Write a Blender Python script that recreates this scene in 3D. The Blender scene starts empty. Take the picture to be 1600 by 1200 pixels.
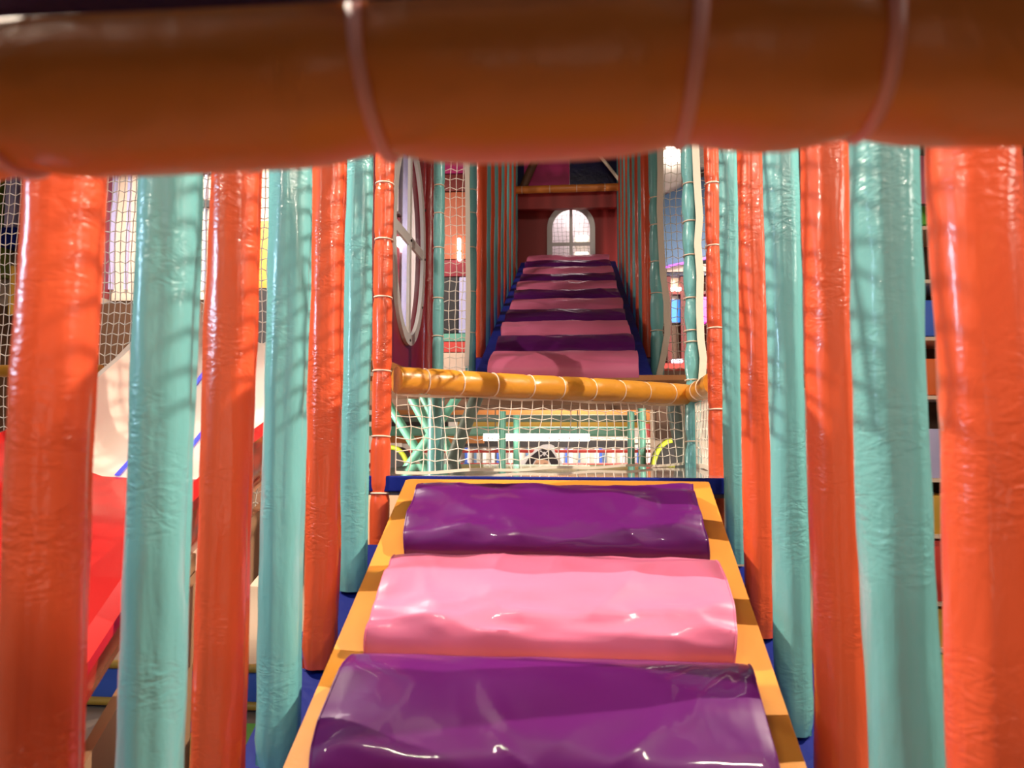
import bpy, bmesh, math, random
from mathutils import Vector, Matrix, noise
random.seed(7)
SC = bpy.context.scene
COL = SC.collection
PI = math.pi
R = math.radians

# ------------------------------------------------------------------ camera
EYE = 1.35
FPX = 1155.6
PITCH, YAW, ROLL = 4.0, 4.85, 0.15
cam_d = bpy.data.cameras.new('camera')
cam_d.sensor_width = 36.0
cam_d.lens = FPX / 1600 * 36.0
cam_d.clip_start = 0.02
cam = bpy.data.objects.new('camera', cam_d)
COL.objects.link(cam)
CAM_M = (Matrix.Rotation(R(YAW), 3, 'Z') @ Matrix.Rotation(R(90 + PITCH), 3, 'X') @ Matrix.Rotation(R(ROLL), 3, 'Z'))
cam.matrix_world = Matrix.Translation((0, 0, EYE)) @ CAM_M.to_4x4()
cam_d.dof.use_dof = True
cam_d.dof.focus_distance = 3.6
cam_d.dof.aperture_fstop = 3.6
SC.camera = cam

# ------------------------------------------------------------------ world, lights, exposure
SC.view_settings.view_transform = 'Standard'
SC.view_settings.look = 'None'
SC.view_settings.gamma = 1.0
SC.view_settings.use_curve_mapping = False
SC.view_settings.exposure = 0.0
world = bpy.data.worlds.new('hall_air')
SC.world = world
world.use_nodes = True
world.node_tree.nodes['Background'].inputs[0].default_value = (1.0, 0.86, 0.72, 1)
world.node_tree.nodes['Background'].inputs[1].default_value = 0.15

def area(name, loc, target, size, power, color, size_y=None, spread=180):
    d = bpy.data.lights.new(name, 'AREA')
    d.energy = power
    d.color = color
    d.size = size
    d.spread = R(spread)
    if size_y:
        d.shape = 'RECTANGLE'
        d.size_y = size_y
    o = bpy.data.objects.new(name, d)
    COL.objects.link(o)
    o.location = loc
    o.rotation_euler = (Vector(target) - Vector(loc)).to_track_quat('-Z', 'Y').to_euler()
    return o

WARM = (1.0, 0.86, 0.70)
area('tube_lamp_overhead_right', (0.95, -0.45, 3.6), (-0.2, 1.7, 0.9), 0.5, 20, WARM, 0.014, spread=125)
area('tube_lamp_overhead_left', (-0.95, -0.45, 3.6), (0.2, 1.7, 0.9), 0.5, 14, WARM, 0.014, spread=125)
area('hall_lamp_high_right', (2.6, 1.9, 4.2), (-0.6, 1.7, 1.3), 0.025, 84, WARM, spread=100)
area('hall_lamp_high_left', (-2.7, 2.0, 4.2), (0.5, 1.7, 1.3), 0.025, 78, WARM, spread=100)
area('fill_behind_right', (1.9, -1.2, 3.3), (-0.4, 2.4, 0.9), 0.16, 9, WARM, spread=100)  # weak unseen fill added behind the camera on the right
area('fill_behind_left', (-2.1, -1.1, 3.1), (0.5, 2.4, 0.9), 0.2, 7, (1.0, 0.88, 0.74), spread=100)  # weaker fill added behind on the left, no fixture there
area('fill_back', (0.2, -2.6, 1.1), (0.0, 1.0, 1.4), 0.9, 3, (1.0, 0.84, 0.68))  # added low fill standing in for floor bounce onto the beam
area('hall_lamp_left', (-3.2, 0.2, 2.2), (-0.8, 1.8, 1.2), 0.5, 34, (0.50, 0.76, 1.0))
area('hall_lamp_right', (3.0, 0.4, 2.6), (0.6, 1.8, 1.2), 0.5, 15, (1.0, 0.90, 0.78))
area('slide_lamp', (-1.9, 2.2, 3.9), (-1.6, 2.6, 0.8), 0.6, 12, (1.0, 0.88, 0.82))
area('hall_lamp_far', (0.0, 12.2, 3.2), (0.0, 13.8, 0.9), 1.6, 380, (1.0, 0.90, 0.78))
area('under_deck_fill_left', (-2.6, 4.6, 1.35), (0.0, 9.0, 1.55), 0.5, 95, (1.0, 0.90, 0.76))  # added fill from the left that brightens the posts under the deck
area('under_deck_fill_right', (2.0, 5.4, 1.35), (-0.3, 10.0, 1.5), 0.5, 85, (1.0, 0.90, 0.76))  # added fill under the deck from the right, an unseen source
area('hall_lamp_far_left', (-3.6, 4.8, 4.4), (-2.6, 6.4, 1.6), 0.8, 90, (1.0, 0.90, 0.8), spread=110)
area('hall_lamp_far_right', (2.4, 7.4, 3.9), (1.9, 9.7, 2.2), 0.6, 60, (1.0, 0.88, 0.8), spread=110)
area('side_room_fill', (-1.7, 6.4, 3.9), (-1.7, 7.9, 2.4), 0.5, 9, (1.0, 0.86, 0.76), spread=120)  # added fill so the boards behind the oval window show

# ------------------------------------------------------------------ helpers
def ray(px, py):
    return CAM_M @ Vector(((px - 800) / FPX, -(py - 600) / FPX, -1.0))
def atY(px, py, Y):
    v = ray(px, py); t = Y / v.y
    return Vector((v.x * t, Y, EYE + v.z * t))
def atX(px, py, X):
    v = ray(px, py); t = X / v.x
    return Vector((X, v.y * t, EYE + v.z * t))

def lin(c):
    c = c / 255.0
    return c / 12.92 if c <= 0.04045 else ((c + 0.055) / 1.055) ** 2.4
def rgb(r, g, b):
    return (lin(r), lin(g), lin(b), 1.0)

MATS = {}
def mat(name, color, rough=0.5, metal=0.0, coat=0.0, emit=0.0, emit_color=None, bumps=(), spec=0.5, sss=0.0):
    """bumps: list of (scale vector, noise scale, strength, distance, detail, distortion)"""
    m = bpy.data.materials.new(name)
    m.use_nodes = True
    nt = m.node_tree
    b = nt.nodes['Principled BSDF']
    b.inputs['Base Color'].default_value = color
    b.inputs['Roughness'].default_value = rough
    b.inputs['Metallic'].default_value = metal
    b.inputs['Specular IOR Level'].default_value = spec
    b.inputs['Coat Weight'].default_value = coat
    b.inputs['Coat Roughness'].default_value = 0.045
    if emit:
        b.inputs['Emission Color'].default_value = emit_color or color
        b.inputs['Emission Strength'].default_value = emit
    if bumps:
        tc = nt.nodes.new('ShaderNodeTexCoord')
        oi = nt.nodes.new('ShaderNodeObjectInfo')
        mul = nt.nodes.new('ShaderNodeMath'); mul.operation = 'MULTIPLY'; mul.inputs[1].default_value = 37.0
        nt.links.new(oi.outputs['Random'], mul.inputs[0])
        prev = None
        for sc, ns, st, di, de, dist, *patch in bumps:
            mp = nt.nodes.new('ShaderNodeMapping')
            mp.inputs['Scale'].default_value = sc
            nt.links.new(tc.outputs['Object'], mp.inputs['Vector'])
            nz = nt.nodes.new('ShaderNodeTexNoise')
            nz.noise_dimensions = '4D'
            nz.inputs['Scale'].default_value = ns
            nz.inputs['Detail'].default_value = de
            nz.inputs['Distortion'].default_value = dist
            nt.links.new(mp.outputs['Vector'], nz.inputs['Vector'])
            nt.links.new(mul.outputs[0], nz.inputs['W'])
            bp = nt.nodes.new('ShaderNodeBump')
            bp.inputs['Strength'].default_value = st
            bp.inputs['Distance'].default_value = di
            nt.links.new(nz.outputs['Fac'], bp.inputs['Height'])
            if patch:
                pz = nt.nodes.new('ShaderNodeTexNoise'); pz.noise_dimensions = '4D'
                pz.inputs['Scale'].default_value = patch[0]
                nt.links.new(tc.outputs['Object'], pz.inputs['Vector']); nt.links.new(mul.outputs[0], pz.inputs['W'])
                mr = nt.nodes.new('ShaderNodeMapRange')
                mr.inputs['From Min'].default_value = 0.46; mr.inputs['From Max'].default_value = 0.66
                mr.inputs['To Max'].default_value = st
                nt.links.new(pz.outputs['Fac'], mr.inputs['Value']); nt.links.new(mr.outputs['Result'], bp.inputs['Strength'])
            if prev:
                nt.links.new(prev.outputs['Normal'], bp.inputs['Normal'])
            prev = bp
        nt.links.new(prev.outputs['Normal'], b.inputs['Normal'])
        if coat:
            nt.links.new(prev.outputs['Normal'], b.inputs['Coat Normal'])
    MATS[name] = m
    return m

COLB = [((1, 1, 0.14), 24, 0.30, 0.012, 2, 0.6), ((1, 1, 2.2), 22, 0.45, 0.010, 2, 1.6, 4.5), ((1, 1, 0.5), 55, 0.16, 0.005, 1, 1.2)]
mat('orange_vinyl', rgb(222, 88, 50), 0.3, coat=0.35, bumps=COLB)
mat('teal_vinyl', rgb(112, 182, 182), 0.3, coat=0.35, bumps=COLB)
mat('crimson_vinyl', rgb(150, 40, 42), 0.25, coat=0.35, bumps=COLB)
BARB = [((1, 1, 1), 18, 0.28, 0.012, 2, 0.8), ((1, 1, 1), 60, 0.10, 0.004, 2, 0.5)]
mat('yellow_vinyl', rgb(212, 144, 46), 0.34, coat=0.12, bumps=BARB)
mat('shaded_yellow_vinyl', rgb(212, 126, 50), 0.42, coat=0.1, bumps=BARB)  # yellow vinyl with the shade on the beams put into its colour
mat('yellow_mat', rgb(210, 138, 46), 0.5, bumps=[((1, 1, 1), 8, 0.2, 0.01, 3, 1.0)])
STB = [((0.6, 1, 1), 5, 0.10, 0.03, 2, 1.2), ((1, 1, 1), 24, 0.05, 0.006, 1, 0.8)]
mat('purple_vinyl', rgb(84, 14, 90), 0.4, coat=0.42, spec=0.25, bumps=STB)
mat('pink_vinyl', rgb(214, 110, 144), 0.42, coat=0.28, bumps=STB)
mat('blue_vinyl', rgb(12, 30, 120), 0.6, coat=0.0, spec=0.2, bumps=BARB)
mat('navy_vinyl', rgb(14, 16, 70), 0.35, bumps=BARB)
mat('deck_gloss', rgb(120, 116, 122), 0.06, coat=0.6, bumps=[((1, 1, 1), 12, 0.03, 0.004, 1, 0.4)])
mat('cord_white', rgb(250, 240, 226), 0.6)
mat('tie_pale', rgb(240, 214, 190), 0.45)
mat('tie_pink', rgb(226, 160, 150), 0.45)
mat('webbing', rgb(240, 228, 208), 0.7, bumps=[((1, 1, 1), 60, 0.3, 0.003, 2, 0)])
mat('red_wall', rgb(150, 36, 34), 0.5, bumps=[((1, 1, 1), 5, 0.05, 0.01, 2, 0)])
mat('crimson_panel', rgb(140, 34, 48), 0.3, coat=0.2)
mat('frame_grey', rgb(205, 200, 196), 0.35)
mat('white_gel', rgb(244, 222, 206), 0.25, coat=0.4)
mat('red_gel', rgb(196, 40, 38), 0.18, coat=0.5)
mat('tan', rgb(170, 130, 96), 0.6)
mat('plywood', rgb(176, 112, 58), 0.55, bumps=[((1, 8, 1), 6, 0.2, 0.01, 3, 0.5)])
mat('dark_wood', rgb(92, 60, 38), 0.6, bumps=[((1, 1, 6), 5, 0.2, 0.01, 3, 0.5)])
mat('near_black', rgb(34, 28, 30), 0.6)
mat('teal_steel', rgb(108, 178, 156), 0.4)
mat('grey_steel', rgb(96, 110, 102), 0.4)
mat('beige', rgb(232, 206, 182), 0.6)
mat('lavender', rgb(190, 186, 226), 0.5)
mat('pale_wall', rgb(226, 214, 206), 0.7)
mat('gold', rgb(206, 160, 60), 0.5)
mat('olive', rgb(104, 120, 40), 0.6)
mat('green', rgb(110, 200, 70), 0.5)
mat('lime', rgb(214, 232, 70), 0.5)
mat('pink_plain', rgb(236, 130, 150), 0.5)
mat('magenta_panel', rgb(196, 50, 120), 0.5)
mat('blue_plain', rgb(70, 110, 210), 0.5)
mat('bluegrey', rgb(92, 124, 160), 0.5)
mat('red_plain', rgb(214, 70, 60), 0.45)
mat('dark_red', rgb(120, 36, 30), 0.5)
mat('rust_paint', rgb(176, 84, 46), 0.5)
mat('orange_plain', rgb(232, 110, 50), 0.5)
mat('skin', rgb(232, 178, 144), 0.6)
mat('hat_black', rgb(44, 28, 34), 0.6)
mat('white_plain', rgb(245, 238, 240), 0.5)
mat('paper_grey', rgb(190, 180, 170), 0.7)
mat('floor_tile', rgb(150, 130, 112), 0.4)
mat('ceiling_paint', rgb(120, 104, 92), 0.8)
mat('lamp_white', (1, 1, 1, 1), emit=9.0, emit_color=(1.0, 0.92, 0.78, 1))
mat('lamp_yellow', (1, 1, 1, 1), emit=3.0, emit_color=(1.0, 0.88, 0.5, 1))
mat('blue_reflection', rgb(60, 70, 230), 0.4, emit=0.6, emit_color=rgb(80, 80, 240))  # blue reflections on the slide, painted as a glowing colour
mat('led_purple', rgb(190, 80, 230), 0.4, emit=0.8, emit_color=rgb(200, 110, 255))
mat('screen_blue', rgb(60, 140, 230), 0.4, emit=0.9, emit_color=rgb(70, 150, 240))
mat('screen_pink', rgb(236, 70, 200), 0.4, emit=1.0, emit_color=rgb(240, 80, 210))
mat('screen_white', rgb(240, 235, 255), 0.4, emit=1.6, emit_color=rgb(240, 235, 255))

def glass(name):
    m = bpy.data.materials.new(name); m.use_nodes = True
    nt = m.node_tree; nt.nodes.clear()
    out = nt.nodes.new('ShaderNodeOutputMaterial')
    mix = nt.nodes.new('ShaderNodeMixShader')
    tr = nt.nodes.new('ShaderNodeBsdfTransparent'); tr.inputs[0].default_value = (0.93, 0.93, 0.97, 1)
    gl = nt.nodes.new('ShaderNodeBsdfGlossy'); gl.inputs['Roughness'].default_value = 0.02
    lw = nt.nodes.new('ShaderNodeLayerWeight'); lw.inputs[0].default_value = 0.3
    fr = nt.nodes.new('ShaderNodeMath'); fr.operation = 'MULTIPLY'; fr.inputs[1].default_value = 0.25
    nt.links.new(lw.outputs['Facing'], fr.inputs[0])
    nt.links.new(fr.outputs[0], mix.inputs[0]); nt.links.new(tr.outputs[0], mix.inputs[1]); nt.links.new(gl.outputs[0], mix.inputs[2])
    nt.links.new(mix.outputs[0], out.inputs[0])
    MATS[name] = m
glass('window_glass')

WL = {}
def tagp(o, label=None, cat=None, group=None, kind=None):
    if label: o['label'] = label
    if cat: o['category'] = cat
    if group: o['group'] = group
    if kind: o['kind'] = kind
    elif cat and 'kind' not in o: o['kind'] = 'thing'
    return o
def thing(name, label, cat, loc, group=None):
    o = bpy.data.objects.new(name, None)
    COL.objects.link(o)
    o.location = loc
    o.empty_display_size = 0.1
    WL[o.name] = Vector(loc)
    return tagp(o, label, cat, group)
def put(name, bm, m, parent=None, loc=(0, 0, 0), smooth=True, label=None):
    """bm holds world coordinates; the mesh becomes a child of parent, or stands alone with its origin at loc"""
    base = WL[parent.name] if parent else Vector(loc)
    bm.transform(Matrix.Translation(-base))
    bmesh.ops.recalc_face_normals(bm, faces=bm.faces[:])
    me = bpy.data.meshes.new(name)
    bm.to_mesh(me); bm.free()
    if smooth:
        for p in me.polygons: p.use_smooth = True
        try:
            me.set_sharp_from_angle(angle=R(42))
        except Exception:
            pass
    me.materials.append(MATS[m])
    o = bpy.data.objects.new(name, me)
    COL.objects.link(o)
    if parent:
        o.parent = parent
    else:
        o.location = base
    WL[o.name] = base.copy() if not parent else base.copy()
    if label: o['label'] = label
    return o
def solo(name, bm, m, label, cat, loc=(0, 0, 0), group=None, smooth=True, kind=None):
    o = put(name, bm, m, None, loc, smooth)
    return tagp(o, label, cat, group, kind)
def struct(name, bm, m, loc=(0, 0, 0)):
    o = put(name, bm, m, None, loc, False)
    o['kind'] = 'structure'
    return o

def box(bm, lo, hi, bev=0.0):
    lo = Vector(lo); hi = Vector(hi)
    r = bmesh.ops.create_cube(bm, size=1.0)
    vs = r['verts']
    c = (lo + hi) / 2; s = hi - lo
    for v in vs:
        v.co = Vector((v.co.x * s.x, v.co.y * s.y, v.co.z * s.z)) + c
    if bev:
        es = list({e for v in vs for e in v.link_edges})
        bmesh.ops.bevel(bm, geom=es, offset=bev, segments=2, affect='EDGES', profile=0.5)
    return bm
def frame_of(d):
    d = d.normalized()
    up = Vector((0, 0, 1)) if abs(d.z) < 0.9 else Vector((1, 0, 0))
    a = d.cross(up).normalized()
    b = a.cross(d).normalized()
    return a, b
def tube(bm, pts, r, n=8, closed=False, cap=True, flat=None):
    pts = [Vector(p) for p in pts]
    rings = []
    L = len(pts)
    pa = None
    for i, p in enumerate(pts):
        if closed:
            d = pts[(i + 1) % L] - pts[i - 1]
        else:
            d = pts[min(i + 1, L - 1)] - pts[max(i - 1, 0)]
        d = d.normalized()
        if pa is None:
            a, b = frame_of(d)
        else:
            a = (pa - d * pa.dot(d)).normalized(); b = a.cross(d).normalized()
        pa = a
        rr = r[i] if isinstance(r, (list, tuple)) else r
        rings.append([bm.verts.new(p + a * (math.cos(2 * PI * k / n) * rr) + b * (math.sin(2 * PI * k / n) * rr)) for k in range(n)])
    for i in range(L if closed else L - 1):
        A = rings[i]; B = rings[(i + 1) % L]
        for k in range(n):
            bm.faces.new((A[k], A[(k + 1) % n], B[(k + 1) % n], B[k]))
    if cap and not closed:
        bm.faces.new(rings[0]); bm.faces.new(rings[-1])
    return bm
def ring(bm, c, d, r, t, n=20, m=6, squash=1.0):
    a, b = frame_of(Vector(d))
    pts = [Vector(c) + a * (math.cos(2 * PI * k / n) * r) + b * (math.sin(2 * PI * k / n) * r) for k in range(n)]
    return tube(bm, pts, t, m, closed=True)
def prism(bm, pts, off):
    """polygon pts (world) extruded by vector off"""
    off = Vector(off)
    A = [bm.verts.new(Vector(p)) for p in pts]
    B = [bm.verts.new(Vector(p) + off) for p in pts]
    n = len(A)
    bm.faces.new(A); bm.faces.new(B[::-1])
    for k in range(n):
        bm.faces.new((A[k], B[k], B[(k + 1) % n], A[(k + 1) % n]))
    return bm
def new(): return bmesh.new()

def sleeve(p0, p1, r, seg=0.03, n=28, pinch=(), pd=0.10, amp=0.05, crease=(), bag=False, seed=0.0, ell=1.0, sag=0.0, long_noise=3.0, pw=0.014):
    """a stuffed vinyl sleeve round a pole: lumpy, pinched at its ties, creased along its length"""
    bm = new()
    p0 = Vector(p0); p1 = Vector(p1)
    ax = p1 - p0; L = ax.length; d = ax.normalized()
    a, b = frame_of(d)
    cnt = max(8, int(L / seg))
    rings = []
    for i in range(cnt + 1):
        t = i / cnt; s = t * L
        k = 1.0
        for q in pinch:
            k -= pd * math.exp(-((s - q * L) / pw) ** 2)
        if bag:
            k *= min(1.0, 0.82 + 0.18 * min(1, s / 0.05))
        cen = p0 + d * s
        cen += a * (noise.noise(Vector((seed, s * 1.3, 0))) * r * 0.10) + b * (noise.noise(Vector((seed, s * 1.3, 9))) * r * 0.10)
        row = []
        for j in range(n):
            th = 2 * PI * j / n
            u = Vector((math.cos(th), math.sin(th)))
            w = 1.0 + amp * noise.noise(Vector((u.x * 1.1 + seed * 3.1, u.y * 1.1, s * long_noise)))
            w += amp * 0.5 * noise.noise(Vector((u.x * 2.3 + seed * 5.7, u.y * 2.3, s * 9.0)))
            if bag and s < 0.16:
                w += 0.10 * (1 - s / 0.16) * noise.noise(Vector((u.x * 3 + seed, u.y * 3, s * 30)))
            for (c0, wd, dp) in crease:
                dd = (th - c0 + PI) % (2 * PI) - PI + 0.25 * noise.noise(Vector((seed * 2, s * 1.1, 4)))
                w -= dp * math.exp(-(dd / wd) ** 2)
            near = sum(math.exp(-((s - q * L) / 0.035) ** 2) for q in pinch)
            if near:
                w += 0.022 * near * math.sin(th * 9 + seed)
            rr = r * k * w
            row.append(bm.verts.new(cen + a * (u.x * rr * ell) + b * (u.y * rr) - Vector((0, 0, sag * (1 - sum(math.exp(-((s - q * L) / 0.06) ** 2) for q in pinch))))))
        rings.append(row)
    for i in range(cnt):
        A, B = rings[i], rings[i + 1]
        for j in range(n):
            bm.faces.new((A[j], A[(j + 1) % n], B[(j + 1) % n], B[j]))
    bm.faces.new(rings[0]); bm.faces.new(rings[-1])
    return bm

def net_mesh(P00, P10, P11, P01, cell=0.045, r=0.0022, jit=0.12, belly=0.0, vstretch=1.0):
    bm = new()
    P00, P10, P11, P01 = map(Vector, (P00, P10, P11, P01))
    W = ((P10 - P00).length + (P11 - P01).length) / 2; H = ((P01 - P00).length + (P11 - P10).length) / 2
    nu = max(2, round(W / cell)); nv = max(2, round(H / (cell * vstretch)))
    nrm = (P10 - P00).cross(P01 - P00).normalized()
    rnd = random.Random(int(W * 1000) + int(H * 777))
    G = []
    for j in range(nv + 1):
        row = []
        for i in range(nu + 1):
            zig = 0.10 * (1 if (i + j) % 2 else -1)
            u = i / nu; v = (j + (zig if 0 < j < nv else 0)) / nv
            if 0 < i < nu: u += rnd.uniform(-jit, jit) * 0.6 / nu + 0.018 * math.sin(j * 0.5 + i * 0.3) / max(1, nu / 12)
            if 0 < j < nv: v += rnd.uniform(-jit, jit) * 0.6 / nv
            p = (P00 * (1 - u) + P10 * u) * (1 - v) + (P01 * (1 - u) + P11 * u) * v
            p += nrm * (belly * math.sin(PI * min(1, max(0, u))) * math.sin(PI * min(1, max(0, v))))
            row.append(p)
        G.append(row)
    for j in range(nv + 1):
        tube(bm, G[j], r, 4, cap=False)
    for i in range(nu + 1):
        tube(bm, [G[j][i] for j in range(nv + 1)], r, 4, cap=False)
    return bm
def ribbon(bm, pts, w, wdir, t=0.004):
    wdir = Vector(wdir).normalized()
    rows = []
    for i, p in enumerate(pts):
        p = Vector(p)
        d = (Vector(pts[min(i + 1, len(pts) - 1)]) - Vector(pts[max(i - 1, 0)])).normalized()
        n = d.cross(wdir).normalized()
        rows.append([bm.verts.new(p + wdir * (sx * w / 2) + n * (sy * t / 2)) for sx, sy in ((-1, -1), (1, -1), (1, 1), (-1, 1))])
    for A, B in zip(rows, rows[1:]):
        for k in range(4):
            bm.faces.new((A[k], A[(k + 1) % 4], B[(k + 1) % 4], B[k]))
    bm.faces.new(rows[0]); bm.faces.new(rows[-1])
    return bm

ORD = ['first', 'second', 'third', 'fourth', 'fifth', 'sixth', 'seventh', 'eighth', 'ninth', 'tenth', 'eleventh', 'twelfth', 'thirteenth', 'fourteenth']

# ------------------------------------------------------------------ room shell
CX = -0.067
DZ = 1.712                                   # top of the upper deck
struct('floor', box(new(), (-9, -4, -0.1), (9, 17, 0.0)), 'floor_tile')
struct('ceiling', box(new(), (-9, -4, 6.2), (9, 17, 6.3)), 'ceiling_paint')
struct('wall_back', box(new(), (-9, 17, 0), (9, 17.1, 6.2)), 'pale_wall')
struct('wall_left', box(new(), (-9.1, -4, 0), (-9, 17, 6.2)), 'pale_wall')
struct('wall_right', box(new(), (9, -4, 0), (9.1, 17, 6.2)), 'pale_wall')
struct('wall_front', box(new(), (-9, -4.1, 0), (9, -4, 6.2)), 'pale_wall')

# ------------------------------------------------------------------ lower flight
LZ = 1.196                                   # landing height
def low_ramp(y):  return EYE - 0.36 + (y - 2.226) * 0.184 / 0.38
def up_ramp(y):   return EYE + 0.646 + (y - 5.15) * 0.15 / 0.36
def ramp_slab(bm, f, y0, y1, x0, x1, top, bot):
    pts = [(x0, y0, f(y0) + top), (x0, y1, f(y1) + top), (x0, y1, f(y1) + bot), (x0, y0, f(y0) + bot)]
    return prism(bm, pts, (x1 - x0, 0, 0))
RX0, RX1 = CX - 0.54, CX + 0.532
t = thing('stair_ramp', 'yellow topped padded ramp carrying the near steps up to the landing', 'ramp', (CX, 0.3, 0))
bm = new()
ys = [0.22, 2.66, 2.735]
pts = [(RX0, 0.22, low_ramp(0.22)), (RX0, 2.64, low_ramp(2.64)), (RX0, 2.735, LZ - 0.008), (RX0, 2.735, LZ - 0.05), (RX0, 2.62, low_ramp(2.62) - 0.035), (RX0, 0.22, low_ramp(0.22) - 0.03)]
prism(bm, pts, (RX1 - RX0, 0, 0))
put('yellow_cover', bm, 'yellow_mat', t, smooth=False)
bm = new()
pts = [(RX0 + .005, 0.24, 0.0), (RX0 + .005, 0.24, low_ramp(0.24) - 0.031), (RX0 + .005, 2.62, low_ramp(2.62) - 0.036), (RX0 + .005, 2.72, LZ - 0.06), (RX0 + .005, 2.72, 0.0)]
prism(bm, pts, (RX1 - RX0 - 0.01, 0, 0))
put('core', bm, 'blue_vinyl', t, smooth=False, label='blue vinyl body under the yellow cover')

def bolster(ybase, f, slope, color, label, group, h=0.105, length=0.345, width=0.9, seed=0.0, fold=1.0):
    """a stuffed half-round step lying across the ramp"""
    th = math.atan(slope)
    ds = Vector((0, math.cos(th), math.sin(th))); dn = Vector((0, -math.sin(th), math.cos(th)))
    base = Vector((CX, ybase, f(ybase)))
    th_ = thing('step_bolster', label, 'step', base + ds * (length / 2), group)
    bm = new()
    NX, NP = 150, 44
    rnd = random.Random(int(seed * 100))
    creases = []
    for _ in range(int(9 * fold)):
        an = rnd.uniform(-0.9, 0.9)
        creases.append((rnd.uniform(-0.42, 0.42), rnd.uniform(0.5, 1.6), math.cos(an), math.sin(an), rnd.uniform(0.05, 0.13), rnd.uniform(0.010, 0.018), rnd.uniform(0.004, 0.009)))
    rows = []
    for i in range(NX + 1):
        u = i / NX
        x = (u - 0.5) * width
        e = min(u, 1 - u) * width
        endk = min(1.0, 0.95 + 0.05 * math.sqrt(min(1, e / 0.03)))
        row = []
        for j in range(NP + 1):
            a = PI * j / NP
            c, s = math.cos(a), math.sin(a)
            # squarish front, gentle top
            cc = math.copysign(abs(c) ** 0.72, c); ss = s ** 0.72
            cr = 0.0
            for c_x, c_a, ca, sa, ln, wd, hh in creases:
                dx, da = x - c_x, (a - c_a) * 0.13
                p_, q_ = dx * ca + da * sa, -dx * sa + da * ca + 0.012 * math.sin(dx * 20)
                cr += hh * math.exp(-(p_ / ln) ** 2) * math.exp(-abs(q_) / wd)
            fall = 1.0 + 0.10 * noise.noise(Vector((x * 3.0 + seed, a * 0.9, seed)))
            wr = (noise.noise(Vector((x * 7 + a * 1.6 + seed, a * 2.4 - x * 3, seed * 2))) * 0.014
                  + (0.35 - abs(noise.noise(Vector((x * 3.2 - a * 1.1, a * 1.0 + x * 2.6, seed * 3 + 5)))) ** 0.6) * 0.013
                  + (0.35 - abs(noise.noise(Vector((x * 5.0 + a * 0.9, a * 1.4 - x * 2.2, seed * 4 + 9)))) ** 0.6) * 0.006) * fold * s + cr * s
            q = base + Vector((x, 0, 0)) + ds * (length * (0.5 - 0.5 * cc)) + dn * (h * ss * endk * fall + wr)
            q += Vector((0.006 * math.sin(a * 2 + seed) if i in (0, NX) else 0, 0, 0))
            row.append(bm.verts.new(q))
        rows.append(row)
    for A, B in zip(rows, rows[1:]):
        for j in range(NP):
            bm.faces.new((A[j], A[j + 1], B[j + 1], B[j]))
    for A in (rows[0], rows[-1]):
        bm.faces.new(A)
    bot = [bm.faces.new((A[0], A[NP], B[NP], B[0])) for A, B in zip(rows, rows[1:])]
    ends = [[v.co.copy() for v in rows[0]], [v.co.copy() for v in rows[-1]]]
    put('bolster_cover', bm, color, th_)
    for E in ends:
        put('piping', tube(new(), E, 0.0028, 5), color, th_)
    return th_
lowcols = ['purple_vinyl', 'pink_vinyl', 'purple_vinyl', 'pink_vinyl']
lowlab = ['glossy purple padded step with rippled front, topmost of the near flight, just below the landing',
          'glossy pink padded step of the near flight, lying between two purple ones',
          'large purple padded step at the bottom of the picture, nearest one seen',
          'pink padded step below the large purple one at the foot of the ramp']
for k in range(4):
    yb = 2.226 - 0.38 * k
    bolster(yb, low_ramp, 0.184 / 0.38, lowcols[k], lowlab[k], 'padded steps of the near flight', h=(0.085, 0.098, 0.122, 0.12)[k], length=0.36, seed=1.7 + k * 3.3, fold=1.0 if k < 2 else 0.45)

# blue side pads on which the columns stand
SIDE = {-1: 0.245, 1: 0.30}
for s, (x0, x1), lab in ((-1, (-0.83, RX0 - 0.004), 'long blue padded kerb under the columns on the left of the near flight'),
                         (1, (RX1 + 0.004, 0.68), 'long blue padded kerb under the columns on the right of the near flight')):
    bm = new()
    pts = [(x0, 0.85, 0.0), (x0, 0.85, low_ramp(0.85) - SIDE[s]), (x0, 2.66, low_ramp(2.66) - SIDE[s]), (x0, 2.66, 0.0)]
    prism(bm, pts, (x1 - x0, 0, 0))
    solo('side_pad', bm, 'blue_vinyl', lab, 'padding', ((x0 + x1) / 2, 1.6, 0), 'blue side pads of the near flight', smooth=False)

# landing
t = thing('landing_deck', 'shiny grey landing deck with a blue front edge, above the near steps', 'deck', (CX, 3.4, LZ))
prism_pts = [(-0.86, 2.75, LZ), (0.70, 2.75, LZ), (0.70, 4.0, LZ), (-0.86, 4.0, LZ)]
put('deck_board', prism(new(), prism_pts, (0, 0, -0.07)), 'deck_gloss', t, smooth=False)
put('front_edge', box(new(), (-0.86, 2.728, LZ - 0.055), (0.70, 2.75, LZ + 0.003), 0.004), 'blue_vinyl', t, smooth=False, label='blue vinyl strip along the front edge')

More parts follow.
